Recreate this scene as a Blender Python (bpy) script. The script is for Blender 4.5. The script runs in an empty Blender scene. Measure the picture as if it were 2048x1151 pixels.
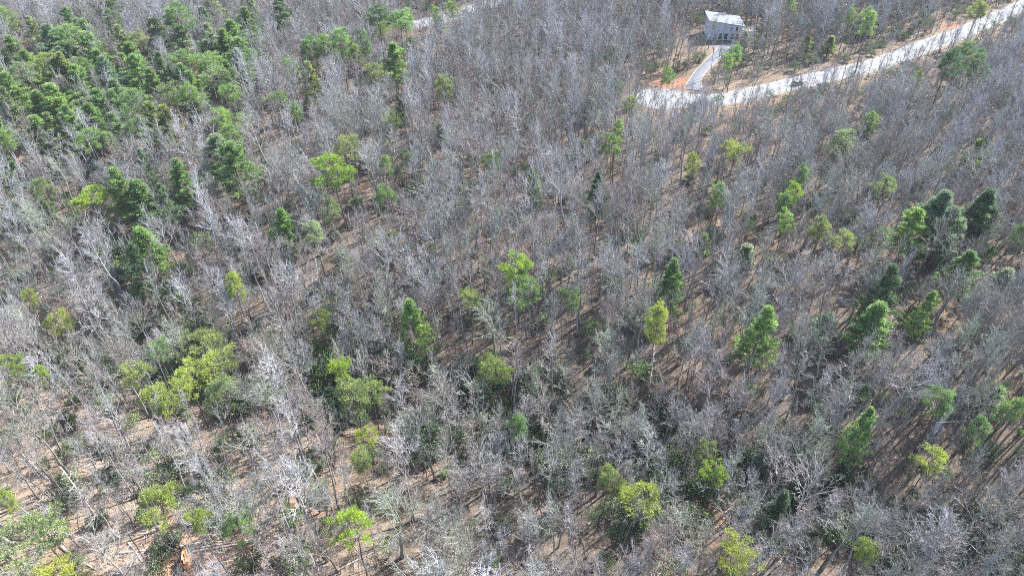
import bpy, bmesh, math, random
import numpy as np
from mathutils import Vector, Matrix

S = bpy.context.scene
COL = S.collection
rng = np.random.default_rng(11)
random.seed(11)

# ------------------------------------------------------------------ camera, sky, sun, exposure
CAM_H, PITCH, FPX = 112.0, math.radians(40.6), 1365.0
cam_d = bpy.data.cameras.new('camera')
cam_d.sensor_width = 36.0
cam_d.lens = 36.0 * FPX / 2048.0
cam_d.clip_start, cam_d.clip_end = 1.0, 6000.0
cam = bpy.data.objects.new('camera', cam_d)
COL.objects.link(cam)
cam.location = (0, 0, CAM_H)
cam.rotation_euler = (math.pi / 2 - PITCH, 0, 0)
S.camera = cam

SUN_AZ, SUN_EL = math.radians(53.0), math.radians(42.0)      # azimuth from +Y towards +X
sun_dir = Vector((math.sin(SUN_AZ) * math.cos(SUN_EL), math.cos(SUN_AZ) * math.cos(SUN_EL), math.sin(SUN_EL)))
W = bpy.data.worlds.new('World')
S.world = W
W.use_nodes = True
wn = W.node_tree
sky = wn.nodes.new('ShaderNodeTexSky')
sky.sky_type = 'NISHITA'
sky.sun_disc = False
sky.sun_elevation = SUN_EL
sky.sun_rotation = SUN_AZ
wn.links.new(sky.outputs[0], wn.nodes['Background'].inputs[0])
wn.nodes['Background'].inputs[1].default_value = 0.12
sun_l = bpy.data.lights.new('sun', 'SUN')
sun_l.energy = 5.0
sun_l.angle = math.radians(0.5)
sun_l.color = (1.0, 0.978, 0.945)
sun_o = bpy.data.objects.new('sun', sun_l)
COL.objects.link(sun_o)
sun_o.rotation_euler = sun_dir.to_track_quat('Z', 'Y').to_euler()
sun_o.location = (200, 150, 300)
S.view_settings.view_transform = 'Standard'
S.view_settings.look = 'None'
S.view_settings.gamma = 1.0
S.view_settings.use_curve_mapping = False
S.view_settings.exposure = 1.8
HAZE_DENSITY = 0.00008
S.cycles.use_denoising = False
S.cycles.pixel_filter_type = 'BLACKMAN_HARRIS'
S.cycles.filter_width = 0.9

# ------------------------------------------------------------------ pixel <-> place
cP, sP = math.cos(PITCH), math.sin(PITCH)


def ray(px, py):
    u, v = (px - 1024.0) / FPX, (575.5 - py) / FPX
    return np.array([u, cP + v * sP, -sP + v * cP])


def on_plane(px, py, z):
    d = ray(px, py)
    t = (z - CAM_H) / d[2]
    return d[0] * t, d[1] * t


def proj(x, y, z):
    zz = np.asarray(z) - CAM_H
    dep = y * cP - zz * sP
    dep = np.maximum(dep, 1.0)
    u = x / dep
    v = (y * sP + zz * cP) / dep
    return 1024 + u * FPX, 575.5 - v * FPX, dep


# ------------------------------------------------------------------ roads and pads as places on the ground
ROAD_Z, PAD_Z = 8.0, 9.2
ROAD_PX = [(1352, 197), (1400, 199), (1450, 197), (1520, 183), (1600, 164), (1675, 146), (1753, 128), (1850, 92), (1950, 54), (2048, 11), (2120, -24), (2200, -64)]
ROAD = [on_plane(x, y, ROAD_Z) for x, y in ROAD_PX]
BACK_PX = [(815, 52), (845, 45), (885, 37), (925, 26), (970, 10), (1015, -6), (1070, -30)]
BACK = [on_plane(x, y, ROAD_Z) for x, y in BACK_PX]
DRIVE = [on_plane(1386, 180, ROAD_Z), on_plane(1390, 161, ROAD_Z + .2), on_plane(1402, 142, ROAD_Z + .5), on_plane(1415, 129, ROAD_Z + .8), on_plane(1428, 116, PAD_Z - .1), on_plane(1440, 103, PAD_Z), on_plane(1448, 93, PAD_Z)]
DRIVE_Z = [ROAD_Z, ROAD_Z + .2, ROAD_Z + .5, ROAD_Z + .8, PAD_Z - .1, PAD_Z, PAD_Z]
BULB = on_plane(1330, 197, ROAD_Z)
HX, HY = on_plane(1447, 80, PAD_Z)                # middle of the house front, at the ground
HOUSE_C = (HX, HY + 4.5)


def smooth_line(pts, n=8):
    P = np.array(pts, float)
    out = []
    for i in range(len(P) - 1):
        p0, p1, p2, p3 = P[max(i - 1, 0)], P[i], P[i + 1], P[min(i + 2, len(P) - 1)]
        for k in range(n):
            t = k / n
            out.append(.5 * ((2 * p1) + (p2 - p0) * t + (2 * p0 - 5 * p1 + 4 * p2 - p3) * t * t + (3 * p1 - p0 - 3 * p2 + p3) * t ** 3))
    out.append(P[-1])
    return np.array(out)


ROAD_S, BACK_S, DRIVE_S = smooth_line(ROAD), smooth_line(BACK), smooth_line([(x, y, z) for (x, y), z in zip(DRIVE, DRIVE_Z)])


def dist_line(x, y, L):
    x, y = np.asarray(x, float), np.asarray(y, float)
    best = np.full(x.shape, 1e9)
    for i in range(len(L) - 1):
        ax, ay = L[i][:2]
        bx, by = L[i + 1][:2]
        dx, dy = bx - ax, by - ay
        t = np.clip(((x - ax) * dx + (y - ay) * dy) / (dx * dx + dy * dy + 1e-9), 0, 1)
        best = np.minimum(best, np.hypot(x - ax - t * dx, y - ay - t * dy))
    return best


ROAD_C, BACK_C, DRIVE_C = ROAD_S[::3], BACK_S[::3], DRIVE_S[::3]


def sstep(a, b, x):
    t = np.clip((x - a) / (b - a), 0, 1)
    return t * t * (3 - 2 * t)


GX = [-400, -200, -60, -20, 45, 75, 130, 300]
GY = [150, 122, 102, 93, 80, 58, 34, 10]


def gully_s(x, y):
    return y - np.interp(x, GX, GY)


def ground_z(x, y):
    x, y = np.asarray(x, float), np.asarray(y, float)
    s = gully_s(x, y)
    far = 9.0 * (1 - np.exp(-np.maximum(s, 0) / 34)) - 2.0
    d = np.clip(-s, 0, 75)
    near = (0.03 + 0.19 * sstep(20, -65, x)) * d
    h = far + near
    fade = 1 - np.exp(-(s / 14.0) ** 2)
    h = h + fade * (0.8 * np.sin(x * .061 + 1.3) * np.cos(y * .047 + .4) + .5 * np.sin(x * .13 + y * .09) + .35 * np.sin(-x * .11 + y * .17 + 2))
    h = h - 3.0 * np.exp(-(s / 7.0) ** 2)
    # shelf of the roads, drive and house pad
    dr = np.minimum(dist_line(x, y, ROAD_C), np.hypot(x - BULB[0], y - BULB[1]) - 7)
    w = 1 - sstep(6, 17, dr)
    h = h * (1 - w) + (ROAD_Z - .12) * w
    w = 1 - sstep(6, 17, dist_line(x, y, BACK_C))
    h = h * (1 - w) + (ROAD_Z - .12) * w
    dd = dist_line(x, y, DRIVE_C)
    w = (1 - sstep(3, 10, dd)) * sstep(4, 9, dr)
    zd = ROAD_Z + (PAD_Z - ROAD_Z) * np.clip((y - DRIVE[0][1]) / (DRIVE[-1][1] - DRIVE[0][1]), 0, 1)
    h = h * (1 - w) + (zd - .15) * w
    w = (1 - sstep(13, 24, np.hypot(x - HOUSE_C[0], (y - HOUSE_C[1] + 2) * 1.0)))
    h = h * (1 - w) + (PAD_Z - .12) * w
    return h


def at(px, py, lift=0.0):
    """The place whose point LIFT metres above the ground is seen at this pixel."""
    z = 4.0
    for _ in range(40):
        x, y = on_plane(px, py, z + lift)
        z = .5 * z + .5 * float(ground_z(x, y))
    return x, y, float(ground_z(x, y))


# ------------------------------------------------------------------ materials
def mat(name):
    m = bpy.data.materials.new(name)
    m.use_nodes = True
    nt = m.node_tree
    return m, nt, nt.nodes['Principled BSDF']


def nnode(nt, t, **kw):
    n = nt.nodes.new(t)
    for k, v in kw.items():
        setattr(n, k, v)
    return n


def ramp(nt, src, stops):
    r = nt.nodes.new('ShaderNodeValToRGB')
    e = r.color_ramp.elements
    e[0].position, e[0].color = stops[0][0], (*stops[0][1], 1)
    e[1].position, e[1].color = stops[1][0], (*stops[1][1], 1)
    for p, c in stops[2:]:
        k = e.new(p)
        k.color = (*c, 1)
    nt.links.new(src, r.inputs[0])
    return r.outputs[0]


def noise(nt, scale, detail=3, rough=.55, vec=None):
    n = nt.nodes.new('ShaderNodeTexNoise')
    n.inputs['Scale'].default_value = scale
    n.inputs['Detail'].default_value = detail
    n.inputs['Roughness'].default_value = rough
    if vec is not None:
        nt.links.new(vec, n.inputs['Vector'])
    return n.outputs['Fac']


def mixc(nt, fac, a, b, mode='MIX'):
    m = nt.nodes.new('ShaderNodeMix')
    m.data_type = 'RGBA'
    m.blend_type = mode
    for s, v in ((m.inputs[0], fac), (m.inputs[6], a), (m.inputs[7], b)):
        if hasattr(v, 'is_linked'):
            nt.links.new(v, s)
        elif isinstance(v, tuple):
            s.default_value = (*v, 1)
        else:
            s.default_value = v
    return m.outputs[2]


def plain(name, rgb, rough=.8, grain=.15, scale=3.0, metal=0.0):
    m, nt, b = mat(name)
    tc = nnode(nt, 'ShaderNodeTexCoord')
    f = noise(nt, scale, 4, .6, tc.outputs['Object'])
    lo, hi = tuple(c * (1 - grain) for c in rgb), tuple(min(1, c * (1 + grain)) for c in rgb)
    nt.links.new(ramp(nt, f, [(.3, lo), (.7, hi)]), b.inputs['Base Color'])
    b.inputs['Roughness'].default_value = rough
    b.inputs['Metallic'].default_value = metal
    return m


def bark_mat(name):
    """Colour from each tree's own object colour, varied tree by tree and along the bark."""
    m, nt, b = mat(name)
    oi = nnode(nt, 'ShaderNodeObjectInfo')
    tc = nnode(nt, 'ShaderNodeTexCoord')
    f = noise(nt, 1.7, 4, .65, tc.outputs['Object'])
    v = ramp(nt, f, [(.3, (.72, .70, .68)), (.7, (1.2, 1.2, 1.22))])
    c = mixc(nt, 1.0, oi.outputs['Color'], v, 'MULTIPLY')
    r = ramp(nt, oi.outputs['Random'], [(0, (.66, .57, .52)), (1, (1.28, 1.29, 1.32)), (.3, (.88, .81, .77)), (.55, (.84, .92, .80)), (.8, (.98, .98, 1.03))])
    c = mixc(nt, 1.0, c, r, 'MULTIPLY')
    nt.links.new(c, b.inputs['Base Color'])
    b.inputs['Roughness'].default_value = .85
    b.inputs['Specular IOR Level'].default_value = .25
    return m


def leaf_mat(name, trans=.42):
    m, nt, b = mat(name)
    oi = nnode(nt, 'ShaderNodeObjectInfo')
    at_ = nnode(nt, 'ShaderNodeAttribute', attribute_name='tone')
    v = ramp(nt, at_.outputs['Fac'], [(0, (.62, .66, .70)), (1, (1.28, 1.24, .92)), (.5, (.95, .98, 1.0))])
    c = mixc(nt, 1.0, oi.outputs['Color'], v, 'MULTIPLY')
    r = ramp(nt, oi.outputs['Random'], [(0, (.85, .9, 1.0)), (1, (1.12, 1.06, .92))])
    c = mixc(nt, 1.0, c, r, 'MULTIPLY')
    nt.links.new(c, b.inputs['Base Color'])
    b.inputs['Roughness'].default_value = .6
    b.inputs['Specular IOR Level'].default_value = .3
    tr = nnode(nt, 'ShaderNodeBsdfTranslucent')
    nt.links.new(c, tr.inputs[0])
    mx = nnode(nt, 'ShaderNodeMixShader')
    mx.inputs[0].default_value = trans
    nt.links.new(b.outputs[0], mx.inputs[1])
    nt.links.new(tr.outputs[0], mx.inputs[2])
    nt.links.new(mx.outputs[0], nt.nodes['Material Output'].inputs[0])
    return m


M_BARK, M_TWIG = bark_mat('bark'), bark_mat('twig_bark')
M_NEEDLE, M_LEAF = leaf_mat('needles'), leaf_mat('glossy_leaves', .15)


def ground_mat():
    m, nt, b = mat('leaf_litter')
    g = nnode(nt, 'ShaderNodeNewGeometry')
    pos = g.outputs['Position']
    big = noise(nt, .035, 4, .6, pos)
    mid = noise(nt, .33, 5, .65, pos)
    fine = noise(nt, 2.6, 5, .75, pos)
    base = ramp(nt, mid, [(.28, (.062, .049, .040)), (.72, (.180, .145, .115)), (.5, (.108, .087, .070))])
    fl = ramp(nt, fine, [(.3, (.46, .43, .41)), (.7, (1.50, 1.48, 1.44))])
    c = mixc(nt, 1.0, base, fl, 'MULTIPLY')
    pale = mixc(nt, 1.0, (.215, .168, .128), fl, 'MULTIPLY')
    a = nnode(nt, 'ShaderNodeAttribute', attribute_name='dry')
    c = mixc(nt, a.outputs['Fac'], c, pale)
    redf = ramp(nt, big, [(.52, (0, 0, 0)), (.66, (.55, .55, .55))])
    c = mixc(nt, redf, c, mixc(nt, 1.0, (.215, .135, .09), fl, 'MULTIPLY'))
    cl = nnode(nt, 'ShaderNodeAttribute', attribute_name='clay')
    c = mixc(nt, cl.outputs['Fac'], c, mixc(nt, 1.0, (.27, .135, .08), fl, 'MULTIPLY'))
    nt.links.new(c, b.inputs['Base Color'])
    b.inputs['Roughness'].default_value = .95
    b.inputs['Specular IOR Level'].default_value = .1
    bp = nnode(nt, 'ShaderNodeBump')
    bp.inputs['Strength'].default_value = .6
    bp.inputs['Distance'].default_value = .25
    nt.links.new(fine, bp.inputs['Height'])
    nt.links.new(bp.outputs[0], b.inputs['Normal'])
    return m


M_GROUND = ground_mat()
M_GRAVEL = plain('pale_gravel', (.185, .187, .195), .9, .28, .35)
M_ASPHALT = plain('grey_drive', (.105, .112, .128), .85, .15, .6)
M_KERB = plain('concrete', (.30, .295, .285), .85, .12, 1.5)
M_SIDING = plain('grey_siding', (.47, .53, .63), .7, .05, 1.0)
M_ROOF = plain('pale_metal_roof', (.22, .24, .275), .55, .12, .8, .1)
M_TRIM = plain('white_paint', (.76, .76, .75), .6, .04)
M_GLASS, _nt, _b = mat('dark_glass')
_b.inputs['Base Color'].default_value = (.02, .026, .033, 1)
_b.inputs['Roughness'].default_value = .08
M_DARK = plain('dark_wood', (.06, .05, .045), .8, .2)
M_DECK = plain('weathered_deck', (.46, .41, .35), .8, .2)
M_CLAY = plain('red_clay', (.40, .19, .09), .95, .35, 2.0)
M_CAR, _nt, _b = mat('dark_car_paint')
_b.inputs['Base Color'].default_value = (.05, .055, .065, 1)
_b.inputs['Roughness'].default_value = .25
_b.inputs['Coat Weight'].default_value = .5
M_TYRE = plain('tyre_rubber', (.02, .02, .02), .9, .1)
M_STONE = plain('pale_stone', (.45, .43, .40), .9, .2, 1.2)


# ------------------------------------------------------------------ object helpers
def tag(o, label=None, cat=None, group=None, kind=None):
    for k, v in (('label', label), ('category', cat), ('group', group), ('kind', kind)):
        if v:
            o[k] = v
    return o


def link(name, data, parent=None, loc=None):
    o = bpy.data.objects.new(name, data)
    COL.objects.link(o)
    if parent is not None:
        o.parent = parent
    if loc is not None:
        o.location = loc
    return o


def from_arrays(name, V, faces, mats, smooth=False, tone=None, mat_idx=None):
    me = bpy.data.meshes.new(name)
    me.from_pydata(V.tolist() if isinstance(V, np.ndarray) else V, [], faces)
    for m in mats:
        me.materials.append(m)
    if smooth:
        me.polygons.foreach_set('use_smooth', [True] * len(me.polygons))
    if tone is not None:
        a = me.attributes.new('tone', 'FLOAT', 'POINT')
        a.data.foreach_set('value', np.asarray(tone, np.float32))
    if mat_idx is not None:
        me.polygons.foreach_set('material_index', mat_idx)
    me.update()
    return me


class MB:
    """Collects tubes and boxes into one mesh."""

    def __init__(self):
        self.V, self.F = [], []

    def box(self, c, s, R=None):
        n = len(self.V)
        for sx in (-.5, .5):
            for sy in (-.5, .5):
                for sz in (-.5, .5):
                    p = Vector((sx * s[0], sy * s[1], sz * s[2]))
                    if R is not None:
                        p = R @ p
                    self.V.append(tuple(p + Vector(c)))
        for f in ((0, 1, 3, 2), (4, 6, 7, 5), (0, 4, 5, 1), (2, 3, 7, 6), (0, 2, 6, 4), (1, 5, 7, 3)):
            self.F.append(tuple(n + i for i in f))
        return self

    def tube(self, pts, rad, sides=6, cap=True):
        n = len(self.V)
        P = [Vector(p) for p in pts]
        for i, p in enumerate(P):
            t = (P[min(i + 1, len(P) - 1)] - P[max(i - 1, 0)]).normalized()
            a = t.cross(Vector((0, 0, 1)) if abs(t.z) < .9 else Vector((1, 0, 0))).normalized()
            b = t.cross(a)
            for k in range(sides):
                an = 2 * math.pi * k / sides
                self.V.append(tuple(p + (a * math.cos(an) + b * math.sin(an)) * rad[i]))
        for i in range(len(P) - 1):
            for k in range(sides):
                k2 = (k + 1) % sides
                self.F.append((n + i * sides + k, n + i * sides + k2, n + (i + 1) * sides + k2, n + (i + 1) * sides + k))
        if cap:
            self.F.append(tuple(n + k for k in range(sides))[::-1])
            self.F.append(tuple(n + (len(P) - 1) * sides + k for k in range(sides)))
        return self

    def poly(self, pts):
        n = len(self.V)
        self.V += [tuple(p) for p in pts]
        self.F.append(tuple(range(n, n + len(pts))))
        return self

    def mesh(self, name, m, smooth=False):
        return from_arrays(name, self.V, self.F, [m], smooth)


def nrm(a):
    return a / (np.linalg.norm(a, axis=-1, keepdims=True) + 1e-9)


def perp(t):
    """Random unit vectors perpendicular to each row of t."""
    r = rng.normal(size=t.shape)
    r -= (r * t).sum(-1, keepdims=True) * t
    return nrm(r)


class Twigs:
    """Many curved tapered three-sided twigs, all at once."""

    def __init__(self):
        self.V, self.Q, self.T, self.n = [], [], [], 0

    def add(self, A, B, C, r0, r1=None, tip=0.0):
        N = len(A)
        if r1 is None:
            r1 = r0 * .6
        t = nrm(C - A)
        a = perp(t)
        b = np.cross(t, a)
        V = np.zeros((N, 7, 3))
        for k in range(3):
            an = 2 * math.pi * k / 3
            d = a * math.cos(an) + b * math.sin(an)
            V[:, k] = A + d * r0[:, None]
            V[:, 3 + k] = B + d * r1[:, None]
        V[:, 6] = C
        base = self.n + np.arange(N)[:, None] * 7
        for k in range(3):
            k2 = (k + 1) % 3
            self.Q.append(base + np.array([[k, k2, 3 + k2, 3 + k]]))
            self.T.append(base + np.array([[3 + k, 3 + k2, 6]]))
        self.V.append(V.reshape(-1, 3))
        self.n += N * 7

    def mesh(self, name, m):
        V = np.concatenate(self.V)
        F = [tuple(r) for q in self.Q for r in q.tolist()] + [tuple(r) for q in self.T for r in q.tolist()]
        return from_arrays(name, V, F, [m])


def quad(A, B, C, t):
    t = t[:, None]
    return (1 - t) ** 2 * A + 2 * t * (1 - t) * B + t * t * C


def children(A, B, C, L, n, tmin, ang, ratio, up, jitter=.3, tmax=1.0):
    """n children of every curved parent (A,B,C): start, bend, tip and length."""
    N = len(A)
    i = np.repeat(np.arange(N), n)
    t = tmin + (tmax - tmin) * (np.tile(np.arange(n), N) + rng.random(N * n)) / n
    P = quad(A[i], B[i], C[i], t)
    tg = nrm(2 * (1 - t)[:, None] * (B[i] - A[i]) + 2 * t[:, None] * (C[i] - B[i]))
    an = ang * (1 + jitter * rng.normal(size=N * n))
    d = nrm(tg * np.cos(an)[:, None] + perp(tg) * np.sin(an)[:, None])
    l = L[i] * ratio * (1.15 - .6 * t) * (1 + .25 * rng.normal(size=N * n)).clip(.4, 1.6)
    mid = P + d * (l * .5)[:, None]
    d2 = nrm(d + np.array([0, 0, up]) + .2 * rng.normal(size=d.shape))
    tip = mid + d2 * (l * .5)[:, None]
    return P, mid, tip, l, t


def bare_tree(k, H, spread, first, n1, dens=1.0, lean=.03, up=.5, thick=1.0):
    """A leafless hardwood: one mesh for bole and limbs, one for the twigs."""
    m = MB()
    r0 = (.0088 * H + .012) * thick
    nseg = 9
    lx, ly = rng.normal(size=2) * lean
    tp = []
    w = np.cumsum(rng.normal(size=(nseg + 1, 2)) * .012 * H, axis=0)
    for i in range(nseg + 1):
        f = i / nseg
        tp.append((lx * H * f + w[i, 0] * f, ly * H * f + w[i, 1] * f, H * .9 * f))
    rad = [r0 * (1.0 - .86 * (i / nseg) ** 1.1) for i in range(nseg + 1)]
    rad[0] *= 1.35
    m.tube(tp, rad, 7)
    tpA = np.array(tp)
    # limbs
    f = first + (1 - first) * (np.arange(n1) + rng.random(n1) * .9) / n1
    f = np.clip(f, 0, .99)
    A = np.stack([np.interp(f * nseg, np.arange(nseg + 1), tpA[:, c]) for c in range(3)], 1)
    az = np.arange(n1) * 2.4 + rng.normal(size=n1) * .5
    el = np.radians(44 + 26 * (f - first) / (1 - first + 1e-6) + rng.normal(size=n1) * 8)
    L = spread * (1.25 - .75 * ((f - first) / (1 - first + 1e-6))) * (1 + .22 * rng.normal(size=n1)).clip(.45, 1.5)
    d = np.stack([np.cos(az) * np.cos(el), np.sin(az) * np.cos(el), np.sin(el)], 1)
    B = A + d * (L * .5)[:, None]
    d2 = nrm(d + np.array([0, 0, up]) + .15 * rng.normal(size=d.shape))
    C = B + d2 * (L * .55)[:, None]
    for a, b, c, fr in zip(A, B, C, f):
        rr = np.interp(fr * nseg, np.arange(nseg + 1), rad) * .55
        pts = quad(a[None].repeat(5, 0), b[None].repeat(5, 0), c[None].repeat(5, 0), np.linspace(0, 1, 5))
        jit = rng.normal(size=pts.shape) * .045 * np.linspace(0, 1, 5)[:, None]
        m.tube(pts + jit, [rr, rr * .8, rr * .6, rr * .42, .018], 5, False)
    # add the leader as a limb too
    A = np.concatenate([A, tpA[-4:-3]]); B = np.concatenate([B, tpA[-2:-1]]); C = np.concatenate([C, tpA[-1:] + [[0, 0, H * .08]]])
    L = np.concatenate([L, [H * .3]])
    A2, B2, C2, L2, _ = children(A, B, C, L, 6, .22, .62, .50, .35)
    for a, b, c, l in zip(A2, B2, C2, L2):
        r = .014 + .013 * l
        m.tube([a, b, c], [r, r * .7, r * .3], 4, False)
    tw = Twigs()
    A3, B3, C3, L3, _ = children(A2, B2, C2, L2, max(3, int(round(5 * dens))), .15, .58, .54, .3)
    tw.add(A3, B3, C3, .012 + .009 * L3)
    n4 = max(2, int(round(5 * dens)))
    A4, B4, C4, L4, _ = children(A3, B3, C3, L3, n4, .15, .52, .66, .2)
    tw.add(A4, B4, C4, .0085 + .006 * L4)
    return m.mesh('bare_trunk', M_BARK, True), tw.mesh('bare_twigs', M_TWIG), H, spread


BARE = []
specs = [  # H, limb length, first limb, limbs, density, thickness
    (23, 3.6, .50, 13, 1.0, 1.0), (25, 3.3, .55, 13, 1.0, 1.0), (21, 4.2, .42, 14, 1.0, 1.1), (24, 2.8, .58, 12, 1.0, .9),
    (20, 3.4, .45, 13, 1.0, .9), (22, 4.8, .40, 14, 1.0, 1.3), (26, 3.8, .55, 14, 1.0, 1.15), (17, 2.6, .48, 12, .9, .8),
    (23, 2.3, .62, 11, .9, .8), (16, 3.1, .38, 13, 1.0, .85), (24, 4.2, .48, 13, .8, 1.15), (21, 2.9, .52, 13, 1.1, .9),
    (25, 2.0, .66, 10, .8, .8), (22, 3.4, .35, 11, .7, 1.0),
]
for k, s in enumerate(specs):
    BARE.append(bare_tree(k, s[0], s[1] * 1.12, s[2], s[3], dens=s[4], thick=s[5]))
# thin understorey poles and saplings
SAPS = []
for k, s in enumerate([(14, 1.8, .50, 9), (9, 1.7, .30, 9), (16, 1.7, .58, 9), (6, 1.6, .15, 9)]):
    SAPS.append(bare_tree(50 + k, *s, dens=.75, thick=.62, lean=.07))
# dead snag: bole and stub limbs, no fine twigs
SNAG = []
for k in range(2):
    m = MB()
    H = 17
    m.tube([(0, 0, 0), (.1, .05, 6), (.3, .1, 12), (.5, .2, H)], [.26, .2, .13, .04], 7)
    tw = Twigs()
    for j in range(20):
        z = 6 + j * .52
        az, l = j * 2.4 + k, random.uniform(1.0, 3.2) * (1.2 - z / 22)
        a = np.array([z * .02, z * .008, z]); d = np.array([math.cos(az), math.sin(az), .25])
        b = a + d * l * .5; c = b + (d + [0, 0, .25 * random.random()]) * l * .5
        m.tube([a, b, c], [.065, .045, .02], 4, False)
        A2, B2, C2, L2, _ = children(a[None], b[None], c[None], np.array([l]), 4, .4, .8, .5, .1)
        tw.add(A2, B2, C2, .02 + 0 * L2)
    SNAG.append((m.mesh('snag_trunk', M_BARK, True), tw.mesh('snag_stubs', M_TWIG), H, 3))


# ------------------------------------------------------------------ evergreens
class Tufts:
    """Sprays of narrow needle blades (or broad leaves) at many points at once."""

    def __init__(self):
        self.V, self.F, self.tone, self.n = [], [], [], 0

    def add(self, P, D, n, ln, wd, spread, tone, droop=0.0):
        N = len(P)
        i = np.repeat(np.arange(N), n)
        d = nrm(D[i] + rng.normal(size=(N * n, 3)) * spread + np.array([0, 0, -droop]))
        l = ln * (.65 + .7 * rng.random(N * n))
        side = perp(d)
        A = P[i] + rng.normal(size=(N * n, 3)) * .05
        w = wd * (.7 + .6 * rng.random(N * n))
        mid = A + d * (l * .55)[:, None]
        V = np.stack([A, mid + side * w[:, None] * .5, A + d * l[:, None], mid - side * w[:, None] * .5], 1)
        base = self.n + np.arange(N * n)[:, None] * 4
        self.F.append(base + np.array([[0, 1, 2, 3]]))
        self.V.append(V.reshape(-1, 3))
        self.tone.append(np.repeat(tone[i], 4))
        self.n += N * n * 4

    def mesh(self, name, m):
        F = [tuple(r) for q in self.F for r in q.tolist()]
        return from_arrays(name, np.concatenate(self.V), F, [m], False, np.clip(np.concatenate(self.tone), 0, 1))


def conifer(H, first, width, power, nwh, per, kind, r=.011, gap=0.0):
    """Layered pine or hemlock: straight bole, whorls of boughs, needle sprays along the outer boughs."""
    m = MB()
    w = np.cumsum(rng.normal(size=(8, 2)) * .05, axis=0)
    m.tube([(w[i, 0], w[i, 1], H * i / 7) for i in range(8)], [max(.03, (r * H + .05) * (1 - .93 * i / 7)) for i in range(8)], 7)
    tf = Tufts()
    A, D, L, TT = [], [], [], []
    for i in range(nwh):
        t = (i + .5 * random.random()) / nwh
        z = H * (first + (1 - first) * t)
        prof = (1 - t) ** power * (min(1, .62 + 2.2 * t) if kind != 'hemlock' else min(1, .7 + 2 * t))
        whorl = random.uniform(.62, 1.15)
        side = random.uniform(0, 6.28)
        for j in range(per):
            if random.random() < gap:
                continue
            az = i * 1.1 + j * 2 * math.pi / per + random.gauss(0, .28)
            l = max(.2, width * prof * whorl * random.uniform(.55, 1.3) * (1 + .3 * math.cos(az - side)) + .12)
            e = {'pine': .0 + .60 * t, 'hemlock': -.1 + .5 * t, 'wispy': .15 + .5 * t}[kind] + random.gauss(0, .1)
            A.append((0, 0, z)); L.append(l); TT.append(random.random())
            D.append((math.cos(az) * math.cos(e), math.sin(az) * math.cos(e), math.sin(e)))
    A, D, L, TT = np.array(A), nrm(np.array(D)), np.array(L), np.array(TT)
    B = A + D * (L * .5)[:, None]
    C = B + nrm(D + np.array([0, 0, .25 if kind != 'hemlock' else -.3])) * (L * .5)[:, None]
    for a, b, c, l in zip(A, B, C, L):
        m.tube([a, b, c], [.02 + .012 * l, .015 + .006 * l, .008], 4, False)
    dens = {'pine': 1.0, 'hemlock': 1.15, 'wispy': .55}[kind]
    # side sprays
    n2 = int((11 if kind != 'pine' else 10) * dens)
    A2, B2, C2, L2, t2 = children(A, B, C, L, n2, .25 if kind == 'pine' else .12, .70, .27 if kind == 'pine' else .36, .18 if kind != 'hemlock' else -.12)
    C2[:, 2] = A2[:, 2] + (C2[:, 2] - A2[:, 2]) * .28          # boughs stay flat plates
    tone = np.repeat(TT, n2) * .55 + .45 * rng.random(len(A2))
    n3 = 4
    i = np.repeat(np.arange(len(A2)), n3)
    tt = np.tile((np.arange(n3) + .7) / n3, len(A2))
    P = A2[i] + (C2[i] - A2[i]) * tt[:, None] + rng.normal(size=(len(i), 3)) * .07
    Dd = nrm(C2[i] - A2[i]) * .8 + np.array([0, 0, .30 if kind != 'hemlock' else .0])
    if kind == 'hemlock':
        tf.add(P, Dd, 4, .42, .14, .35, tone[i], .25)
    else:
        tf.add(P, Dd, 6, .52 if kind == 'pine' else .42, .095, .55, tone[i])
    k = 16
    P = np.stack([rng.normal(size=k) * .07, rng.normal(size=k) * .07, H - rng.random(k) * 1.5], 1)
    tf.add(P, np.tile([0, 0, 1.0], (k, 1)), 5, .45, .07, .45, np.full(k, .8))
    return m.mesh('pine_trunk', M_BARK, True), tf.mesh('needles', M_NEEDLE), H, width


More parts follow.
